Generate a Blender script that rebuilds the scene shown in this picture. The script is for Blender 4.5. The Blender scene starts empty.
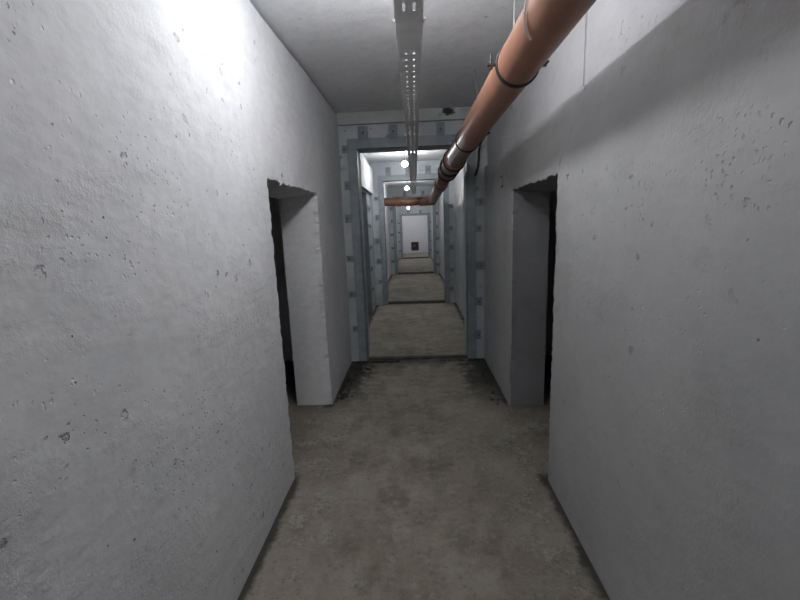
import bpy, bmesh, math, random
from mathutils import Vector, Matrix, noise
C = bpy.context.scene
COL = C.collection
R = math.radians
random.seed(7)

# ------------------------------------------------------------------ camera
F_PX = 403.5; PITCH = -10.47; YAW = 2.42; ROLL = 2.13
cam_d = bpy.data.cameras.new('camera'); cam = bpy.data.objects.new('camera', cam_d); COL.objects.link(cam)
cam_d.sensor_width = 36; cam_d.lens = F_PX / 800 * 36; cam_d.clip_start = 0.02; cam_d.clip_end = 200
_f = Vector((-math.sin(R(YAW)) * math.cos(R(PITCH)), math.cos(R(YAW)) * math.cos(R(PITCH)), math.sin(R(PITCH))))
_r = Vector((math.cos(R(YAW)), math.sin(R(YAW)), 0)); _u = _r.cross(_f)
_cr, _sr = math.cos(R(ROLL)), math.sin(R(ROLL))
_right = _cr * _r - _sr * _u; _up = _sr * _r + _cr * _u
M = Matrix((_right, _up, -_f)).transposed().to_4x4(); M.translation = Vector((0, 0, 1.65))
cam.matrix_world = M
C.camera = cam

# ------------------------------------------------------------------ world, exposure
w = bpy.data.worlds.new('world'); C.world = w; w.use_nodes = True
w.node_tree.nodes['Background'].inputs[0].default_value = (0.5, 0.55, 0.6, 1)
w.node_tree.nodes['Background'].inputs[1].default_value = 0.0
C.view_settings.view_transform = 'Standard'; C.view_settings.look = 'None'
C.view_settings.gamma = 1; C.view_settings.use_curve_mapping = False
C.view_settings.exposure = 0.37
C.cycles.diffuse_bounces = 10
BULB = {'near': 88, 'behind': 265, 'two': 195, 'three': 165, 'four': 200, 'five': 220}   # brightness of each bulb
# position of the bulbs along the corridor
BULBS = [(-0.115, 1.86, 2.70, 'near'), (-0.12, -2.6, 2.64, 'behind'), (-0.14, 7.25, 2.69, 'two'),
         (-0.19, 11.9, 2.69, 'three'), (-0.25, 18.3, 2.40, 'four'), (-0.2, 22.3, 2.66, 'five')]  # 'behind' and 'five' are added unseen, as fill and to light the end wall

# ------------------------------------------------------------------ dimensions
ZC = 2.90
XR = 0.812
PORT = [dict(y=4.80, t=.34, xa=-.64, xb=.615, z=2.53), dict(y=8.42, t=.32, xa=-.62, xb=.61, z=2.55),
        dict(y=13.75, t=.30, xa=-.62, xb=.62, z=2.50), dict(y=20.2, t=.30, xa=-.62, xb=.65, z=2.10)]
YEND = 24.2
LDOOR = (2.44, 3.56, 1.95)
RDOOR = (2.39, 3.47, 1.905)
def xl(y): 
    t = min(1, max(0, (y - 2.6) / 0.9)); return -.858 + .026 * t

# ------------------------------------------------------------------ materials
def nodes(name):
    m = bpy.data.materials.new(name); m.use_nodes = True
    nt = m.node_tree; b = nt.nodes['Principled BSDF']
    return m, nt, b
def N(nt, t, **k):
    n = nt.nodes.new(t)
    for a, v in k.items(): setattr(n, a, v)
    return n
def coord(nt, scale=(1, 1, 1)):
    g = N(nt, 'ShaderNodeNewGeometry'); m = N(nt, 'ShaderNodeMapping')
    m.inputs['Scale'].default_value = scale
    nt.links.new(g.outputs['Position'], m.inputs['Vector']); return m.outputs[0]
def noi(nt, vec, scale, detail=4, rough=.55):
    n = N(nt, 'ShaderNodeTexNoise'); n.inputs['Scale'].default_value = scale
    n.inputs['Detail'].default_value = detail; n.inputs['Roughness'].default_value = rough
    nt.links.new(vec, n.inputs['Vector']); return n.outputs['Fac']
def rng(nt, v, a, b, c=0., d=1.):
    n = N(nt, 'ShaderNodeMapRange', interpolation_type='SMOOTHSTEP')
    for i, x in zip((1, 2, 3, 4), (a, b, c, d)): n.inputs[i].default_value = x
    nt.links.new(v, n.inputs[0]); return n.outputs[0]
def op(nt, o, a, b=None, c=None):
    n = N(nt, 'ShaderNodeMath', operation=o)
    for i, x in enumerate((a, b, c)):
        if x is None: continue
        if isinstance(x, (int, float)): n.inputs[i].default_value = x
        else: nt.links.new(x, n.inputs[i])
    return n.outputs[0]
def mix(nt, f, a, b):
    n = N(nt, 'ShaderNodeMix', data_type='RGBA')
    if isinstance(f, (int, float)): n.inputs[0].default_value = f
    else: nt.links.new(f, n.inputs[0])
    for i, x in ((6, a), (7, b)):
        if isinstance(x, tuple): n.inputs[i].default_value = (*x, 1)
        else: nt.links.new(x, n.inputs[i])
    return n.outputs[2]
def bump(nt, h, dist, strength=1.):
    n = N(nt, 'ShaderNodeBump'); n.inputs['Distance'].default_value = dist; n.inputs['Strength'].default_value = strength
    nt.links.new(h, n.inputs['Height']); return n.outputs[0]

def plaster(name, base, patch, pitty=1., streak=1., stain=(.30, .30, .30), stain_amt=.25, smudge=.2):
    m, nt, b = nodes(name); L = nt.links
    v = coord(nt); vs = coord(nt, (.8, .7, 1.25))
    lo = noi(nt, v, 1.3, 3); mid = noi(nt, vs, 7, 5, .6); fine = noi(nt, v, 90, 3)
    # clusters of pores
    clus = rng(nt, noi(nt, vs, 2.1, 4, .65),   .47, .60)
    vor = N(nt, 'ShaderNodeTexVoronoi'); vor.inputs['Scale'].default_value = 52
    wob = N(nt, 'ShaderNodeVectorMath', operation='MULTIPLY_ADD')
    nz = N(nt, 'ShaderNodeTexNoise'); nz.inputs['Scale'].default_value = 30; L.new(v, nz.inputs['Vector'])
    L.new(nz.outputs['Color'], wob.inputs[0]); wob.inputs[1].default_value = (.03, .03, .03); L.new(v, wob.inputs[2])
    L.new(wob.outputs[0], vor.inputs['Vector'])
    vorc = N(nt, 'ShaderNodeSeparateColor'); L.new(vor.outputs['Color'], vorc.inputs[0])
    pick = rng(nt, vorc.outputs[0], .52, .56)
    pit = op(nt, 'MULTIPLY', op(nt, 'MULTIPLY', rng(nt, vor.outputs['Distance'], .34, .12), pick), clus)
    # larger gouges
    vo2 = N(nt, 'ShaderNodeTexVoronoi'); vo2.inputs['Scale'].default_value = 11; L.new(wob.outputs[0], vo2.inputs['Vector'])
    v2c = N(nt, 'ShaderNodeSeparateColor'); L.new(vo2.outputs['Color'], v2c.inputs[0])
    gmask = op(nt, 'MULTIPLY', rng(nt, v2c.outputs[1], .70, .72), rng(nt, op(nt, 'MULTIPLY_ADD', op(nt, 'SUBTRACT', noi(nt, v, 38, 4, .7), .5), .9, vo2.outputs['Distance']), .16, .04))
    gouge = gmask
    gouge = op(nt, 'MULTIPLY', gouge, rng(nt, noi(nt, vs, 2.1, 4, .65), .42, .56))
    # sparse small deep pores
    vo3 = N(nt, 'ShaderNodeTexVoronoi'); vo3.inputs['Scale'].default_value = 17; L.new(v, vo3.inputs['Vector'])
    v3c = N(nt, 'ShaderNodeSeparateColor'); L.new(vo3.outputs['Color'], v3c.inputs[0])
    pore = op(nt, 'MULTIPLY', rng(nt, v3c.outputs[2], .86, .88), rng(nt, vo3.outputs['Distance'], .10, .05))
    h = op(nt, 'MULTIPLY_ADD', noi(nt, v, 3.2, 4, .5), 1.6 * streak, op(nt, 'MULTIPLY', mid, .40 * streak))
    h = op(nt, 'MULTIPLY_ADD', fine, .06, h)
    h = op(nt, 'MULTIPLY_ADD', op(nt, 'MULTIPLY', rng(nt, noi(nt, vs, 1.6, 4, .7), .44, .62), noi(nt, v, 48, 5, .7)), .75 * pitty, h)
    h = op(nt, 'MULTIPLY_ADD', pit, -.55 * pitty, h)
    h = op(nt, 'MULTIPLY_ADD', gouge, -1.3 * pitty, h)
    h = op(nt, 'MULTIPLY_ADD', pore, -1.0 * pitty, h)
    L.new(bump(nt, h, .009), b.inputs['Normal'])
    c = mix(nt, rng(nt, lo, .35, .7), base, patch)
    c = mix(nt, op(nt, 'MULTIPLY', rng(nt, noi(nt, vs, 3.3, 6, .7), .56, .76), stain_amt), c, stain)
    sm = op(nt, 'MULTIPLY', rng(nt, noi(nt, v, 10, 6, .75), .60, .72), rng(nt, noi(nt, v, 2.3, 3), .45, .6))
    c = mix(nt, op(nt, 'MULTIPLY', sm, smudge), c, (.20, .20, .195))
    c = mix(nt, rng(nt, noi(nt, vs, 16, 6, .7), .35, .7, 0, .16), c, (.30, .30, .30))
    c = mix(nt, op(nt, 'MULTIPLY', op(nt, 'MAXIMUM', op(nt, 'MULTIPLY', gouge, .35), pore), .6 * pitty), c, (.16, .16, .16))
    L.new(c, b.inputs['Base Color']); b.inputs['Roughness'].default_value = .85
    b.inputs['Specular IOR Level'].default_value = .25
    return m
PL_L = plaster('whitewashed_plaster', (.75, .755, .775), (.69, .705, .73))
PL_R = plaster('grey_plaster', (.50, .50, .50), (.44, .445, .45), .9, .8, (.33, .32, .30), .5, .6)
PL_C = plaster('cast_concrete_belt', (.49, .49, .505), (.43, .43, .445), .6, .6)
PL_P = plaster('blueish_painted_masonry', (.52, .55, .565), (.38, .41, .43), 1.6, 1.6, (.20, .21, .215), .75, .8)
PL_CEIL = plaster('ceiling_concrete', (.80, .81, .825), (.74, .75, .765), .4, .6, (.48, .48, .47), .3)
PL_ROOM = plaster('bare_room_concrete', (.50, .50, .50), (.42, .42, .42), .6, 1)
PL_ROOML = plaster('pale_room_plaster', (.74, .75, .76), (.68, .69, .70), .6, .6)
PL_REV = plaster('dark_reveal_render', (.27, .27, .285), (.22, .22, .235), 1, 1, (.14, .14, .14), .4)  # right door reveal, set darker than the wall around it
PL_BEAM = plaster('beam_concrete', (.47, .48, .47), (.38, .39, .38), .8, .8, (.2, .2, .2), .5)
PL_END = plaster('end_wall_paint', (.74, .74, .76), (.70, .70, .72), .3, .5)

def dark_spot(m, center, size, col):
    nt = m.node_tree; b = nt.nodes['Principled BSDF']; L = nt.links
    v = coord(nt); d = N(nt, 'ShaderNodeVectorMath', operation='SUBTRACT'); L.new(v, d.inputs[0]); d.inputs[1].default_value = center
    e = N(nt, 'ShaderNodeVectorMath', operation='DIVIDE'); L.new(d.outputs[0], e.inputs[0]); e.inputs[1].default_value = size
    ln = N(nt, 'ShaderNodeVectorMath', operation='LENGTH'); L.new(e.outputs[0], ln.inputs[0])
    q = op(nt, 'MULTIPLY_ADD', op(nt, 'SUBTRACT', noi(nt, v, 26, 4, .7), .5), 2.2, ln.outputs['Value'])
    old = b.inputs['Base Color'].links[0].from_socket
    L.new(mix(nt, rng(nt, q, 1.05, .65), old, col), b.inputs['Base Color'])
dark_spot(PL_BEAM, (.40, 4.74, 2.855), (.09, .3, .045), (.045, .048, .05))  # ragged dark spot on the beam, close under the ceiling
def floor_mat():
    m, nt, b = nodes('trowelled_concrete_floor'); L = nt.links
    v = coord(nt)
    big = noi(nt, v, 1.7, 6, .62); mid = noi(nt, v, 6, 7, .68); fine = noi(nt, v, 40, 5, .7)
    c = mix(nt, rng(nt, big, .36, .66), (.235, .205, .160), (.335, .302, .250))
    c = mix(nt, rng(nt, mid, .40, .72, 0, .55), c, (.125, .112, .090))
    sep = N(nt, 'ShaderNodeSeparateXYZ'); L.new(v, sep.inputs[0])
    ax = op(nt, 'ABSOLUTE', op(nt, 'ADD', sep.outputs[0], .022))
    c = mix(nt, rng(nt, noi(nt, v, 3.1, 8, .72), .50, .66, 0, .6), c, (.115, .100, .074))
    c = mix(nt, rng(nt, noi(nt, v, 14, 8, .8), .50, .66, 0, .6), c, (.36, .34, .31))
    c = mix(nt, rng(nt, noi(nt, v, 26, 8, .8), .53, .66, 0, .65), c, (.09, .08, .065))
    # lime splashes along the walls
    lim = op(nt, 'MULTIPLY', rng(nt, op(nt, 'MULTIPLY_ADD', fine, .5, op(nt, 'MULTIPLY', mid, .7)), .60, .70),
             rng(nt, op(nt, 'MULTIPLY_ADD', big, .6, ax), .55, 1.05))
    c = mix(nt, op(nt, 'MULTIPLY', lim, .6), c, (.44, .43, .41))
    # dirt swept into the corners before the first doorway and along walls
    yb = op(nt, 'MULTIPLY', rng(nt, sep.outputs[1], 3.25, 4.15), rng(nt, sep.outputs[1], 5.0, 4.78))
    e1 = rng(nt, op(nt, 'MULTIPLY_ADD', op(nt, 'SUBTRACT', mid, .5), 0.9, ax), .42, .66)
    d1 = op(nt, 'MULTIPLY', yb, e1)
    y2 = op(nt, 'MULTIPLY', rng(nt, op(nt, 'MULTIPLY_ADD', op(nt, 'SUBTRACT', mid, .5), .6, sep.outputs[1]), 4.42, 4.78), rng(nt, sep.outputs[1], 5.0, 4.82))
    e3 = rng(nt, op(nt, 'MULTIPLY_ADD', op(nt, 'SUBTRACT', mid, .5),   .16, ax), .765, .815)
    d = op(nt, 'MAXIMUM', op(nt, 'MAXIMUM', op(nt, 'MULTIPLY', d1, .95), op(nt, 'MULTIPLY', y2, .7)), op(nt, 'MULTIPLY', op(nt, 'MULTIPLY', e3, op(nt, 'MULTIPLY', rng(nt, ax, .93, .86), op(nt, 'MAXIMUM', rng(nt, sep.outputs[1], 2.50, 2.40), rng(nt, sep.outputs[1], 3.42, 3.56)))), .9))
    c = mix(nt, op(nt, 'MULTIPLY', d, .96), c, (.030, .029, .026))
    L.new(c, b.inputs['Base Color'])
    L.new(rng(nt, mid, .3, .7, .62, .9), b.inputs['Roughness']); b.inputs['Specular IOR Level'].default_value = .3
    h = op(nt, 'MULTIPLY_ADD', fine, .35, op(nt, 'MULTIPLY', mid, .6))
    L.new(bump(nt, h, .024), b.inputs['Normal'])
    return m
FLOOR = floor_mat()
def simple(name, col, rough=.6, metal=0., bscale=60, bamt=.0008, var=.12, spec=.5):
    m, nt, b = nodes(name); v = coord(nt)
    n = noi(nt, v, 9, 4); f = noi(nt, v, bscale, 3)
    c = mix(nt, rng(nt, n, .3, .7), col, tuple(x * (1 - var) for x in col))
    nt.links.new(c, b.inputs['Base Color']); b.inputs['Roughness'].default_value = rough
    b.inputs['Metallic'].default_value = metal; b.inputs['Specular IOR Level'].default_value = spec
    if bamt: nt.links.new(bump(nt, f, bamt), b.inputs['Normal'])
    return m
STEEL = simple('blue_grey_painted_steel', (.27, .31, .335), .55, 0, 40, .0012, .22)
BATTEN = simple('blue_grey_batten_paint', (.24, .27, .285), .6, 0, 40, .0015, .3)
BOLT = simple('dark_bolt', (.10, .105, .11), .5, .4, 60, 0)
GALV = simple('galvanised_sheet', (.82, .84, .86), .5, .08, 30, .0003, .15)
ZINC = simple('zinc_rod', (.55, .55, .55), .4, .7, 300, .0004)
PVC = simple('orange_brown_pvc', (.315, .150, .098), .42, 0, 25, .0004, .2)
PVC2 = simple('dusty_orange_pvc', (.31, .175, .14), .42, 0, 25, .0005, .25)
RUBBER = simple('black_rubber', (.018, .018, .018), .6, 0, 60, 0)
CABLE = simple('black_cable_sheath', (.02, .02, .021), .5, 0, 60, 0)
STRING = simple('pale_string', (.86, .80, .76), .8, 0, 200, .0005)
SILL = simple('dirty_sill_concrete', (.085, .080, .070), .9, 0, 35, .004, .4)
CRUMB = simple('mortar_crumbs', (.06, .058, .053), .95, 0, 60, .003, .5)
HATCH = simple('black_hatch_metal', (.02, .02, .022), .5, 0, 60, .0005)
HATCHC = simple('hatch_centre_grey', (.11, .11, .115), .5, 0, 60, .0005)
WHITEP = simple('white_bakelite', (.65, .65, .62), .4, 0, 60, 0)
def glow(name, strength):
    m, nt, b = nodes(name)
    b.inputs['Base Color'].default_value = (.9, .9, .9, 1)
    lw = N(nt, 'ShaderNodeTexNoise'); lw.inputs['Scale'].default_value = 2
    b.inputs['Emission Color'].default_value = (.975, .983, 1, 1); b.inputs['Emission Strength'].default_value = strength
    return m

# ------------------------------------------------------------------ helpers
def link(name, bm, mat, parent=None, smooth=False, loc=None):
    me = bpy.data.meshes.new(name); bmesh.ops.recalc_face_normals(bm, faces=bm.faces[:]) if not getattr(bm, 'keep', False) else None
    bm.to_mesh(me); bm.free()
    if smooth:
        for p in me.polygons: p.use_smooth = True
    me.materials.append(mat)
    o = bpy.data.objects.new(name, me); COL.objects.link(o)
    if parent: o.parent = parent
    if loc: o.location = loc
    return o
def tag(o, label, cat, group=None, kind=None):
    o['label'] = label; o['category'] = cat
    if group: o['group'] = group
    if kind: o['kind'] = kind
    return o
def struct(o, label=None, cat=None):
    o['kind'] = 'structure'
    if label: o['label'] = label
    if cat: o['category'] = cat
    return o
def empty(name, loc, label, cat, group=None, mat=None):
    o = bpy.data.objects.new(name, None); COL.objects.link(o)
    if mat is not None: o.matrix_world = mat
    else: o.location = loc
    o.empty_display_size = .1
    return tag(o, label, cat, group)
def box(bm, a, b, bev=0):
    r = bmesh.ops.create_cube(bm, size=1)
    vs = r['verts']
    for v in vs:
        v.co = Vector([(a[i] + b[i]) / 2 + v.co[i] * (b[i] - a[i]) for i in range(3)])
    if bev:
        es = list({e for v in vs for e in v.link_edges})
        bmesh.ops.bevel(bm, geom=es, offset=bev, segments=2, affect='EDGES')
    return bm
def tube(bm, pts, rad, seg=12, cap=True):
    pts = [Vector(p) for p in pts]; rings = []
    rads = rad if isinstance(rad, (list, tuple)) else [rad] * len(pts)
    up = None
    for i, p in enumerate(pts):
        d = (pts[min(i + 1, len(pts) - 1)] - pts[max(i - 1, 0)]).normalized()
        if up is None:
            a = Vector((0, 0, 1)) if abs(d.z) < .9 else Vector((1, 0, 0))
            up = d.cross(a).normalized()
        up = (up - d * up.dot(d)).normalized(); s = d.cross(up)
        rings.append([bm.verts.new(p + rads[i] * (math.cos(t) * up + math.sin(t) * s)) for t in [2 * math.pi * k / seg for k in range(seg)]])
    for a, b in zip(rings, rings[1:]):
        for k in range(seg):
            bm.faces.new((a[k], a[(k + 1) % seg], b[(k + 1) % seg], b[k]))
    if cap:
        bm.faces.new(rings[0][::-1]); bm.faces.new(rings[-1])
    return bm
def ring(bm, center, axis, r_in, r_out, half, seg=40):
    """a band around an axis"""
    c = Vector(center); d = Vector(axis).normalized()
    up = d.cross(Vector((0, 0, 1))).normalized(); s = d.cross(up)
    prof = [(-half, r_in), (-half, r_out * .5 + r_in * .5), (-half * .6, r_out), (half * .6, r_out), (half, r_out * .5 + r_in * .5), (half, r_in)]
    rs = []
    for t in [2 * math.pi * k / seg for k in range(seg)]:
        q = math.cos(t) * up + math.sin(t) * s
        rs.append([bm.verts.new(c + d * h + q * r) for h, r in prof])
    n = len(prof)
    for k in range(seg):
        a, b = rs[k], rs[(k + 1) % seg]
        for j in range(n):
            bm.faces.new((a[j], a[(j + 1) % n], b[(j + 1) % n], b[j]))
def nz(x, y, z, s=1.): return noise.noise(Vector((x * s, y * s, z * s)))
def ticks(a, b, cell, keys):
    ks = sorted({a, b, *[k for k in keys if a < k < b]}); out = []
    for p, q in zip(ks, ks[1:]):
        n = max(1, round((q - p) / cell)); out += [p + (q - p) * i / n for i in range(n)]
    return out + [b]

def wall(name, xf, sgn, thick, y0, y1, z0, z1, holes, cell, mat, amp=.004, chip=.009, top_gap=0., reveal=None):
    """wall along the corridor. sgn = -1: solid on the -x side of xf(y); +1 on the + side.
    holes = [(ya, yb, zb, zt)]"""
    bm = bmesh.new()
    ys = ticks(y0, y1, cell, [k for h in holes for k in h[:2]]); zs = ticks(z0, z1, cell, [k for h in holes for k in h[2:]])
    def inh(y, z): return any(h[0] < y < h[1] and h[2] - 1e-6 <= z < h[3] for h in holes)
    V = {}; BASE = {}
    def vert(i, j):
        if (i, j) not in V:
            y, z = ys[i], zs[j]
            dx = amp * (nz(y * 1.0, z * 1.3, sgn * 3.1, 1.7) + .5 * nz(y, z, 9 + sgn, 5))
            oy = oz = 0
            for h in holes:
                on_v = min(abs(y - h[0]), abs(y - h[1])) < 1e-6 and z <= h[3] + 1e-6
                on_h = abs(z - h[3]) < 1e-6 and h[0] - 1e-6 <= y <= h[1] + 1e-6
                if on_v: oy += chip * (.5 * nz(y, z * 1.0, 4.4, 9) + .9 * nz(y, z, 7.7, 31) + .6 * nz(y, z, 1.7, 77))
                if on_v and sgn > 0 and y > 3.4: oy += .05 * max(0, 1 - ((z - .34) / .17) ** 2) * (.7 + .9 * nz(y, z, 5, 19))   # broken arris
                if on_h: oz += chip * (.3 * nz(y, z, 4.4, 9) + .7 * nz(y, z, 7.7, 31) + .6 * nz(y, z, 1.7, 77))
                if on_v or on_h: dx += abs(chip * nz(y, z, 2, 20)) * .5
            if top_gap and j == len(zs) - 1: oz += top_gap * (nz(y, 1, 3, 9) + .7 * nz(y, 4, 3, 31)) - top_gap
            V[i, j] = bm.verts.new((xf(y) + sgn * dx, y + oy, z + oz)); BASE[V[i, j]] = Vector((xf(y), y, z if not (top_gap and j == len(zs) - 1) else z + oz))
        return V[i, j]
    for i in range(len(ys) - 1):
        for j in range(len(zs) - 1):
            if inh((ys[i] + ys[i + 1]) / 2, (zs[j] + zs[j + 1]) / 2): continue
            bm.faces.new((vert(i, j), vert(i + 1, j), vert(i + 1, j + 1), vert(i, j + 1)))
    # every free edge runs back through the thickness; first a short chipped arris
    edges = [e for e in bm.edges if len(e.link_faces) == 1]
    depth = [.012, .05, .12, .2, thick]
    prev = {v: v for e in edges for v in e.verts}
    orig = {v: v.co.copy() for v in prev}
    pe = [(e.verts[0], e.verts[1]) for e in edges]
    for k, dd in enumerate(depth):
        new = {}
        for v0, v in prev.items():
            c = orig[v0] if k == 0 else BASE[v0]
            jit = (chip * .5 if k == 0 else 0)
            j = Vector((0, jit * nz(c.y, c.z, k * 3.3, 27), jit * nz(c.y, c.z, 50 + k * 3.3, 27)))
            if any(abs(c.z - h[3]) < .03 and h[0] - .03 < c.y < h[1] + .03 for h in holes): j.z -= .10 * dd
            border = abs(c.y - y0) < .001 or abs(c.y - y1) < .001 or abs(c.z - z0) < .001
            new[v0] = bm.verts.new((xf(c.y) + sgn * dd, c.y, c.z) if border else Vector((xf(c.y) + sgn * dd, c.y, c.z)) + j)
        for a, b in pe:
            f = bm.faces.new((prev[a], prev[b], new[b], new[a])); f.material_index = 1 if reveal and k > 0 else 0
        prev = new
    # back face in big pieces: fill by bridging the border loops
    be = [e for e in bm.edges if len(e.link_faces) == 1]
    bmesh.ops.triangle_fill(bm, use_beauty=True, edges=be)
    o = link(name, bm, mat); struct(o)
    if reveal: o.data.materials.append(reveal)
    return o

def slab(name, a, b, mat, lab=None):
    o = link(name, box(bmesh.new(), a, b), mat); return struct(o)

# ------------------------------------------------------------------ the shell
slab('floor', (-3.6, -5.2, -.2), (3.6, YEND + .3, 0), FLOOR)
slab('ceiling', (-3.6, -5.2, ZC), (3.6, YEND + .3, ZC + .2), PL_CEIL)
P1 = PORT[0]
wall('wall_left', xl, -1, .335, -5, P1['y'], 0, ZC - .002, [(LDOOR[0], LDOOR[1], 0, LDOOR[2])], .022, PL_L, .004, .019, .030)
ZB = 2.262
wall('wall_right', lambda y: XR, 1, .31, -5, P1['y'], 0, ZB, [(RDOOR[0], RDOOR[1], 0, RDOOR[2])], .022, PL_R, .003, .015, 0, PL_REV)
# concrete belt blocks set back above the right wall, with an open joint
for i, (a, b) in enumerate(((-5, -.6), (-.59, 2.148), (2.158, P1['y']))):
    bm = box(bmesh.new(), (XR + .03, a, ZB + .001), (XR + .31, b, ZC - .001), .004)
    struct(link('trim_%d' % (i + 1), bm, PL_C))
slab('wall_back', (-1.2, -5.2, 0), (1.2, -5.001, ZC - .001), PL_L)
# side rooms behind the two doorways (unlit)
slab('wall_left_room', (-2.65, 1.2, 0), (-2.5, 5.0, ZC - .001), PL_ROOML)
slab('wall_left_room_near', (-2.499, 1.2, 0), (-1.21, 1.35, ZC - .001), PL_ROOML)
slab('wall_left_room_far', (-2.499, 4.86, 0), (-1.251, 5.0, ZC - .001), PL_ROOML)
slab('wall_right_room', (3.4, 1.2, 0), (3.55, 5.4, ZC - .001), PL_ROOM)
slab('wall_right_room_near', (1.13, 1.2, 0), (3.4, 1.35, ZC - .001), PL_ROOM)
slab('wall_right_room_far', (1.25, 4.86, 0), (3.4, 5.0, ZC - .001), PL_ROOM)

# partitions with openings (each one mesh with a chipped edge) -------------------------------
def partition(n, P, x0=-1.25, x1=1.25):
    bm = bmesh.new(); y0, y1 = P['y'], P['y'] + P['t']
    xs = ticks(x0, x1, .05, [P['xa'], P['xb']]); zs = ticks(0, ZC - .001, .05, [P['z']])
    V = {}
    def vert(i, j, k):
        if (i, j, k) not in V:
            x, z = xs[i], zs[j]
            jx = jz = 0
            if min(abs(x - P['xa']), abs(x - P['xb'])) < 1e-6 and z < P['z'] - .001: jx = .006 * nz(x, z, k + n, 13)
            if abs(z - P['z']) < 1e-6 and P['xa'] - .001 <= x <= P['xb'] + .001: jz = .006 * nz(x, z, k + n, 13)
            V[i, j, k] = bm.verts.new((x + jx, (y0, y1)[k] + .003 * nz(x, z, n * 5, 6) * (1, -1)[k], z + jz))
        return V[i, j, k]
    cells = set()
    for i in range(len(xs) - 1):
        for j in range(len(zs) - 1):
            cx, cz = (xs[i] + xs[i + 1]) / 2, (zs[j] + zs[j + 1]) / 2
            if P['xa'] < cx < P['xb'] and cz < P['z']: continue
            cells.add((i, j))
    for (i, j) in cells:
        bm.faces.new([vert(a, b, 0) for a, b in ((i, j), (i + 1, j), (i + 1, j + 1), (i, j + 1))])
        bm.faces.new([vert(a, b, 1) for a, b in ((i, j + 1), (i + 1, j + 1), (i + 1, j), (i, j))])
        for (di, dj, e) in ((-1, 0, ((i, j), (i, j + 1))), (1, 0, ((i + 1, j), (i + 1, j + 1))), (0, -1, ((i, j), (i + 1, j))), (0, 1, ((i, j + 1), (i + 1, j + 1)))):
            if (i + di, j + dj) not in cells:
                (a, b) = e
                bm.faces.new((vert(*a, 0), vert(*b, 0), vert(*b, 1), vert(*a, 1)))
    struct(link('wall_partition_%d' % n, bm, PL_P))
for i, P in enumerate(PORT): partition(i + 1, P)
# downstand beam over the first opening, with one ragged dark spot in its colour
def beam(name, y, zb, prot):
    bm = bmesh.new()
    xs = ticks(-.828, XR - .001, .03, []); prof = []
    rows = []
    for x in xs:
        brk = 0
        z1 = zb + .004 * nz(x, 1, 2, 9); k = .045 * brk * (1 + .5 * nz(x, 3, 3, 25))
        rows.append([bm.verts.new(c) for c in ((x, y + .01, ZC - .002), (x, y - prot + k * .9, ZC - .002 ), (x, y - prot + k * .8, ZC - .03 - k), (x, y - prot, ZC - .045 - k * 1.0), (x, y - prot, z1), (x, y + .01, z1))])
    for a, b in zip(rows, rows[1:]):
        for j in range(6): bm.faces.new((a[j], a[(j + 1) % 6], b[(j + 1) % 6], b[j]))
    bm.faces.new(rows[0]); bm.faces.new(rows[-1][::-1])
    return struct(link(name, bm, PL_BEAM))
beam('trim_4', P1['y'], 2.775, .06)
# sills across the openings
for i, P in enumerate(PORT):
    bm = bmesh.new(); xs = ticks(P['xa'] - .02 if False else P['xa'] + .012, P['xb'] - .012, .03, []); rows = []
    h = (.028, .05, .05, .05)[i]
    for x in xs:
        a = .008 * nz(x, i, 1, 9); b = .008 * nz(x, i, 4, 21)
        y0 = P['y'] + .02 + a; y1 = P['y'] + (.10, .14, .16, .18)[i] + b
        rows.append([bm.verts.new(c) for c in ((x, y0, -.002), (x, y0 + .006, h * .8 + b * .5), (x, y0 + .02, h + a * .4), (x, y1 - .02, h + b * .4), (x, y1, h * .6), (x, y1 + .02, -.002))])
    for a, b in zip(rows, rows[1:]):
        for j in range(6): bm.faces.new((a[j], a[(j + 1) % 6], b[(j + 1) % 6], b[j]))
    bm.faces.new(rows[0]); bm.faces.new(rows[-1][::-1])
    struct(link('trim_%d' % (5 + i), bm, SILL))
# corridor walls of the further sections
S2DOOR = (6.05, 7.38, 2.26)
bounds = [(PORT[0]['y'] + PORT[0]['t'], PORT[1]['y']), (PORT[1]['y'] + PORT[1]['t'], PORT[2]['y']), (PORT[2]['y'] + PORT[2]['t'], PORT[3]['y']), (PORT[3]['y'] + PORT[3]['t'], YEND)]
for i, (a, b) in enumerate(bounds):
    hl = [(S2DOOR[0], S2DOOR[1], 0, S2DOOR[2])] if i == 0 else []
    wall('wall_left_%d' % (i + 2), lambda y: -.855, -1, .335, a + .001, b - .001, 0, ZC - .001, hl, .08, PL_P if i == 0 else PL_L, .004, .009)
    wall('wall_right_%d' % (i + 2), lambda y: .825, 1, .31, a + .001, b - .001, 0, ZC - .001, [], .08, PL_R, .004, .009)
slab('wall_left_far_room', (-3.4, 5.1, 0), (-3.25, 8.6, ZC - .001), PL_ROOM)
slab('wall_left_far_room_end', (-3.25, 8.45, 0), (-1.26, 8.6, ZC - .001), PL_ROOM)
slab('trim_9', (-.853, 5.7, 2.27), (-.79, 8.2, 2.74), PL_L)        # precast lintel over that doorway
slab('wall_end', (-1.25, YEND + .001, 0), (1.25, YEND + .2, ZC - .001), PL_END)

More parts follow.
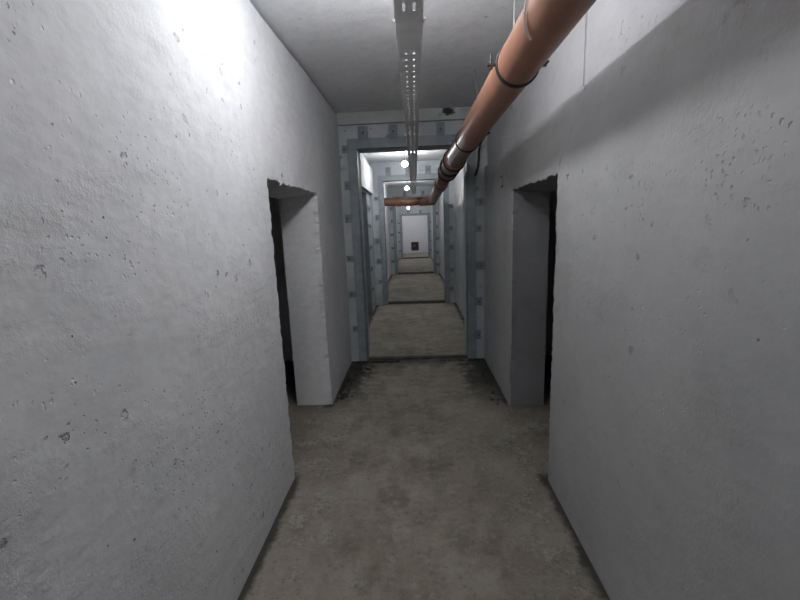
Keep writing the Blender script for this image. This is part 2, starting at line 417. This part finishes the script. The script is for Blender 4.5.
# ------------------------------------------------------------------ steel frames round the openings
def steel_frame(mat, u0, u1, zt, lefts, rights, tops, label, bl=.12, br=.115, bt=.15, reveal=.11, fl=.10):
    """local axes: x along the wall, y into the wall, z up; origin on the floor on the wall face"""
    root = empty('steel_door_frame', None, label, 'door frame', 'steel angle frames round the openings', mat)
    root['group'] = 'steel angle frames round the openings'
    t = .008
    for s, u in ((-1, u0), (1, u1)):
        bm = bmesh.new()
        a, b = sorted((u + s * fl, u - s * t)); box(bm, (a, -t - .004, .003), (b, -.004, zt + fl), .002)
        a, b = sorted((u - s * t, u)); box(bm, (a, -t - .004, .003), (b, reveal, zt), .002)
        link('jamb_angle', bm, STEEL, root)
    bm = bmesh.new()
    box(bm, (u0 - t, -t - .006, zt - t), (u1 + t, -.0045, zt + fl), .002); box(bm, (u0, -t - .004, zt - t), (u1, reveal, zt), .002)
    link('lintel_angle', bm, STEEL, root)
    def plate(a, b, bolt):
        bm = box(bmesh.new(), (a[0], -.020, a[1]), (b[0], -.0125, b[1]), .002)
        p = link('batten_plate', bm, BATTEN, root)
        bm = bmesh.new(); c = bolt
        bmesh.ops.create_cone(bm, cap_ends=True, segments=6, radius1=.013, radius2=.011, depth=.02,
                              matrix=Matrix.Translation((c[0], -.029, c[1])) @ Matrix.Rotation(R(90), 4, 'X'))
        link('bolt', bm, BOLT, p)
    for z in lefts:
        h = .045 + random.uniform(-.010, .012); l = bl + random.uniform(-.045, .01)
        plate((u0 - fl - l, z - h), (u0 - fl + .02, z + h), (u0 - fl - l * .55, z))
    for z in rights:
        h = .045 + random.uniform(-.010, .012); l = br + random.uniform(-.04, .01)
        plate((u1 + fl - .02, z - h), (u1 + fl + l, z + h), (u1 + fl + l * .5, z))
    for x in tops:
        h = .05 + random.uniform(-.006, .008)
        plate((x - h, zt + fl - .02), (x + h, zt + fl + bt), (x, zt + fl + bt * .45))
    return root
def T(x, y, z=0): return Matrix.Translation((x, y, z))
steel_frame(T(0, PORT[0]['y']), PORT[0]['xa'], PORT[0]['xb'], PORT[0]['z'], (2.52, 2.12, 1.75, 1.28, .85, .42), (1.88, 1.58, 1.15, .72, .31), (-.55, -.21, .32),
            'blue-grey steel angle frame around the nearest doorway across the corridor', .095, .09, .13)
steel_frame(T(0, PORT[1]['y']), PORT[1]['xa'], PORT[1]['xb'], PORT[1]['z'], (2.2, 1.82, 1.35, .94, .5), (2.0, 1.56, 1.17, .7, .3), (-.5, -.1, .3),
            'steel angle frame around the second doorway, with the orange cross pipe just behind it', .11, .09, .15)
steel_frame(T(0, PORT[2]['y']), PORT[2]['xa'], PORT[2]['xb'], PORT[2]['z'], (2.2, 1.8, 1.35, .9, .45), (2.0, 1.56, 1.17, .7, .3), (-.3, .3),
            'dark steel angle frame around the third doorway, seen below the orange cross pipe', .11, .09, .15)
steel_frame(T(0, PORT[3]['y']), PORT[3]['xa'], PORT[3]['xb'], PORT[3]['z'], (1.75, 1.3, .85, .4), (1.75, 1.3, .85, .4), (-.3, .3),
            'steel angle frame around the lowest, farthest doorway before the white end wall', .11, .09, .15)
# the frame of the doorway in the left wall of the second section (wall face looks +x)
ML = Matrix(((0, -1, 0, -.855), (1, 0, 0, 0), (0, 0, 1, 0), (0, 0, 0, 1)))
steel_frame(ML, S2DOOR[0], S2DOOR[1], S2DOOR[2] - .02, (1.9, 1.5, 1.1, .7, .3), (1.98, 1.66, 1.26, .86, .46), (),
            'steel angle frame of the side doorway on the left, under a white lintel slab', .3, .35, .15, .11, .12)

# ------------------------------------------------------------------ sewer pipe
RP = .09
PA, PB, PE = Vector((.607, -4.6, 2.443)), Vector((.412, 4.62, 2.272)), Vector((.395, 8.98, 2.135))
def pp(y):
    a, b = (PA, PB) if y <= PB.y else (PB, PE)
    return a + (b - a) * ((y - a.y) / (b.y - a.y))
d1 = (PB - PA).normalized(); d2 = (PE - PB).normalized()
pipe = empty('sewer_pipe', (PA.x, PA.y, PA.z), 'long thick orange-brown plastic sewer pipe hanging along the upper right of the corridor', 'pipe')
pipe_inv = Matrix.Translation(-PA)
def pl(o): o.data.transform(pipe_inv); return o
def pipe_piece(name, pts, rad, mat, seg=48):
    return pl(link(name, tube(bmesh.new(), pts, rad, seg), mat, pipe, True))
pipe_piece('pipe_section', [PA, pp(1.0), pp(2.0), pp(3.0), pp(4.3)], RP, PVC)
# socket with a stepped mouth and two rubber rings
sk = [(4.18, RP + .001), (4.182, RP + .012), (4.24, RP + .016), (4.30, RP + .016), (4.34, RP + .009), (4.94, RP + .009), (4.97, RP + .016), (5.07, RP + .016), (5.09, RP + .002)]
pipe_piece('socket', [pp(y) for y, r in sk], [r for y, r in sk], PVC2)
for y in (4.27, 4.66, 5.02):
    bm = bmesh.new(); ring(bm, pp(y), d1, RP + .006, RP + .028, .026); pl(link('rubber_ring', bm, RUBBER, pipe, True))
pipe_piece('pipe_section', [pp(5.0), pp(6), pp(7), pp(8.0), pp(8.66)], RP - .006, PVC2)
sk = [(6.0, RP - .005), (6.01, RP + .012), (6.25, RP + .012), (6.27, RP - .005)]
pipe_piece('coupling', [pp(y) for y, r in sk], [r for y, r in sk], PVC2)
bm = bmesh.new(); ring(bm, pp(6.29), d2, RP - .008, RP + .014, .018); pl(link('rubber_ring', bm, RUBBER, pipe, True))
# elbow towards the left wall, and the cross run
cx = PE.x
el = [(cx, 8.62), (cx, 8.70), (cx - .012, 8.79), (cx - .05, 8.88), (cx - .11, 8.945), (cx - .19, 8.975), (cx - .27, 8.98)]
pipe_piece('elbow', [Vector((x, y, 2.142)) for x, y in el], [RP + .008] * 7, PVC2)
pipe_piece('cross_section', [Vector((x, 8.98, 2.142 + (cx - x) * .015)) for x in (cx - .22, 0, -.3, -.6, -.853)], RP - .003, PVC)
sk = [(-.28, RP), (-.285, RP + .01), (-.36, RP + .01), (-.365, RP)]
pipe_piece('coupling', [Vector((x, 8.98, 2.152)) for x, r in sk], [r for x, r in sk], PVC)

# clamps that hold it
def clamp(y, label, rod_side, rod=True, strap=False):
    c = pp(y); root = empty('pipe_clamp', c, label, 'pipe clamp', 'two-bolt clamps on the sewer pipe')
    bm = bmesh.new(); ring(bm, (0, 0, 0), d1, RP + .0005, RP + .008, .012, 48); link('band', bm, RUBBER, root, True)
    for s in (-1, 1):
        bm = box(bmesh.new(), (min(s * (RP + .004), s * (RP + .042)), -.012, -.004), (max(s * (RP + .004), s * (RP + .042)), .012, .004), .001)
        lug = link('lug', bm, BOLT, root)
        bm = bmesh.new(); bmesh.ops.create_cone(bm, cap_ends=True, segments=6, radius1=.009, radius2=.009, depth=.012, matrix=T(s * (RP + .026), 0, -.010))
        bmesh.ops.create_cone(bm, cap_ends=True, segments=10, radius1=.0045, radius2=.0045, depth=.05, matrix=T(s * (RP + .026), 0, .018))
        link('bolt', bm, BOLT, lug)
    if rod:
        bm = tube(bmesh.new(), [(rod_side * (RP + .026), 0, .0), (rod_side * (RP + .026) - .02, .28, ZC - c.z - .001)], .005, 8); link('hanger_rod', bm, ZINC, root)
    return root
clamp(1.93, 'black clamp band on the near part of the orange pipe, closest to the camera', 1, False)
clamp(3.38, 'black clamp band on the orange pipe just before the nearest doorway', 1, True)
bm = tube(bmesh.new(), [(.585, 2.5, ZC - .001), (.583, 2.5, 2.6), (.58, 2.5, 2.28)], .006, 8)
tag(link('threaded_rod', bm, ZINC), 'thin grey threaded rod hanging from the ceiling behind the near end of the pipe', 'rod')
# string looped over the pipe
pts = []
c = pp(1.50)
for k in range(25):
    t = R(100 + 130 * k / 24)
    pts.append((c.x + (RP + .0065) * math.cos(t), 1.46 + .06 * (k / 24) + .01 * math.sin(k / 3), c.z + (RP + .0065) * math.sin(t)))
tag(link('string', tube(bmesh.new(), pts, .0042, 6), STRING), 'short pale string laid over the nearest stretch of the orange pipe', 'string')

# ------------------------------------------------------------------ cable tray
TX, TW, TZ, TH = 0.002, .050, 2.40, .05
def tray():
    root = empty('cable_tray', (TX, -4.5, TZ), 'long galvanised perforated cable tray running under the middle of the ceiling', 'cable tray')
    runs = [(-4.5, -1.4), (-1.4, 1.72), (1.72, 4.72), (4.72, 7.72), (7.72, 10.4)]
    for a, b in runs:
        bm = bmesh.new()
        sl = []
        y = a + .14
        pat = 0
        while y < b - .1:
            sl.append((y, y + .032)); y += .072; pat += 1
            if pat == 18: y += .14; pat = 0
        if a == 1.72: sl = [s for s in sl if s[0] > 1.93]
        if a == -1.4: sl = [s for s in sl if s[0] < 1.3] + [(1.545, 1.60)]
        ys = sorted({a, b, *[k for s in sl for k in s]})
        xs = [-TW, -.0225, -.0135, .0135, .0225, TW]
        starts = {round(s[0], 4) for s in sl}
        V = {}
        def v(x, y, z):
            k = (round(x, 4), round(y, 4), round(z, 4))
            if k not in V: V[k] = bm.verts.new((x, y + 4.5, z))
            return V[k]
        for p, q in zip(ys, ys[1:]):
            for i in range(5):
                if i in (1, 3) and round(p, 4) in starts: continue
                bm.faces.new((v(xs[i], p, 0), v(xs[i + 1], p, 0), v(xs[i + 1], q, 0), v(xs[i], q, 0)))
            for s in (-1, 1):
                bm.faces.new((v(s * TW, p, 0), v(s * TW, q, 0), v(s * TW, q, TH), v(s * TW, p, TH)))
                bm.faces.new((v(s * TW, p, TH), v(s * TW, q, TH), v(s * (TW - .008), q, TH), v(s * (TW - .008), p, TH)))
        o = link('channel', bm, GALV, root)
        md = o.modifiers.new('sheet', 'SOLIDIFY'); md.thickness = .0014; md.offset = 1
    for y in (1.72, 4.72, 7.72):
        for s in (-1, 1): link('joint_plate', box(bmesh.new(), (s * TW + s * .0025 - .001, y + 4.5 - .09, .008), (s * TW + s * .0025 + .001, y + 4.5 + .09, .042)), GALV, root)
tray()
for y, lab in ((-1.4, None), (1.80, 'metal hanger crossbar through the cable tray at the top edge of the view'), (3.9, 'metal hanger crossbar on the cable tray just before the nearest doorway'),
               (6.9, 'metal hanger crossbar on the cable tray beyond the nearest doorway')):
    if lab is None: lab = 'metal hanger crossbar on the cable tray behind the viewer'
    root = empty('tray_hanger', (TX, y, TZ), lab, 'tray hanger', 'cable tray hangers')
    bm = box(bmesh.new(), (-TW - .016, -.011, TH + .003), (TW + .016, .011, TH + .013), .001); link('crossbar', bm, GALV, root)
    bm = tube(bmesh.new(), [(0, 0, TH + .013), (0, 0, ZC - TZ - .001)], .004, 8); link('hanger_rod', bm, ZINC, root)

# ------------------------------------------------------------------ bulbs
blabels = {'near': 'larger lit globe above the nearest stretch of corridor, just out of view at the top', 'behind': 'unseen bare bulb added behind the viewer as fill light',
           'two': 'largest glowing bare bulb, hanging left of the cable tray beyond the nearest doorway',
           'three': 'middle glowing bare bulb of the row, just above the orange cross pipe', 'four': 'farthest glowing bare bulb, just below the orange cross pipe',
           'five': 'unseen bare bulb added to light the white end wall, hidden behind the lowest lintel'}
for x, y, z, k in BULBS:
    root = empty('light_bulb', (x, y, z), blabels[k], 'light bulb', 'bare bulbs down the corridor')
    prof = [(-.055, .0), (-.053, .014), (-.045, .031), (-.030, .045), (-.010, .053), (.008, .052), (.022, .042), (.034, .027), (.044, .0165)]
    gs = 1.6 if k == 'near' else 1.0                                # the near lamp has a larger opal globe
    prof = [(h * gs + .044 * (1 - gs), r * gs) for h, r in prof]
    g = tube(bmesh.new(), [(0, 0, h) for h, r in prof], [max(r, .0015) for h, r in prof], 20)
    link('globe', g, glow('bulb_glow_' + k, BULB[k]), root, True)
    sp = [(.044, .0145), (.05, .018), (.08, .019), (.088, .012), (.094, .005)]
    link('lamp_holder', tube(bmesh.new(), [(0, 0, h) for h, r in sp], [r for h, r in sp], 16), RUBBER, root, True)
    link('cord', tube(bmesh.new(), [(0, 0, .094), (.004, 0, .15), (0, 0, ZC - z - .001)], .0035, 8), CABLE, root)

# ------------------------------------------------------------------ small things
# black cable hanging by the pipe at the nearest doorway, right side
pts = [(.80, 4.45, 2.56), (.775, 4.52, 2.555), (.752, 4.6, 2.53), (.738, 4.66, 2.48), (.734, 4.72, 2.42), (.735, 4.745, 2.34), (.730, 4.755, 2.27), (.715, 4.76, 2.21), (.70, 4.765, 2.17)]
tag(link('cable', tube(bmesh.new(), pts, .013, 10), CABLE, None, True), 'black cable hooked down from the right wall beside the nearest doorway', 'cable')
# junction box cover sunk in the right wall
root = empty('wall_box', (XR, 3.88, 2.01), 'small pale square box cover with dark gaps, high on the right wall between doorways', 'wall box')
link('cover', box(bmesh.new(), (-.006, -.05, -.04), (.0, .05, .04), .003), PL_R, root)
for a, b in (((-.007, -.03, .038), (0, .05, .048)), ((-.007, -.06, -.052), (0, .0, -.036))):
    link('gap', box(bmesh.new(), a, b, .001), HATCH, root)
# hatch in the end wall
root = empty('wall_hatch', (-.01, YEND, .15), 'small square black hatch low on the white end wall', 'hatch')
bm = bmesh.new()
for a, b in (((-.22, -.03, 0), (-.17, 0, .5)), ((.17, -.03, 0), (.22, 0, .5)), ((-.17, -.03, 0), (.17, 0, .05)), ((-.17, -.03, .45), (.17, 0, .5))): box(bm, a, b)
link('frame', bm, HATCH, root)
link('panel', box(bmesh.new(), (-.17, -.012, .05), (.17, -.001, .45)), HATCH, root)
bm = bmesh.new(); bmesh.ops.create_cone(bm, cap_ends=True, segments=20, radius1=.07, radius2=.05, depth=.03, matrix=T(-.03, -.026, .27) @ Matrix.Rotation(R(90), 4, 'X'))
link('boss', bm, HATCHC, root)
# rubble swept into the corners: nobody could count it
def rubble(name, spots, n, label, smax):
    bm = bmesh.new()
    for _ in range(n):
        (x0, y0), (x1, y1), wd = random.choice(spots)
        t = random.random(); s = random.uniform(.004, smax) * random.random() ** .6 + .003
        x = x0 + (x1 - x0) * t + abs(random.gauss(0, wd)) * (1 if x0 < 0 else -1); y = y0 + (y1 - y0) * t + random.gauss(0, .01)
        r = bmesh.ops.create_icosphere(bm, subdivisions=1, radius=s)
        sc = Vector((random.uniform(.7, 1.3), random.uniform(.7, 1.3), random.uniform(.4, .8)))
        for v in r['verts']:
            v.co = Vector((v.co.x * sc.x, v.co.y * sc.y, v.co.z * sc.z)) * random.uniform(.75, 1.2) + Vector((x, y, s * .3))
    tag(link(name, bm, CRUMB), label, 'rubble', None, 'stuff')
rubble('rubble', [((-.815, 3.62), (-.80, 4.7), .05), ((-.78, 4.74), (-.3, 4.74), .03), ((-.80, 4.3), (-.78, 4.7), .07)], 420, 'dark mortar crumbs swept along the foot of the left wall before the nearest doorway', .030)
rubble('rubble', [((.79, 3.5), (.79, 4.74), .05), ((.77, 4.72), (.3, 4.76), .03), ((.78, 3.9), (.78, 4.3), .08)], 170, 'dark mortar crumbs along the foot of the right wall before the nearest doorway', .016)
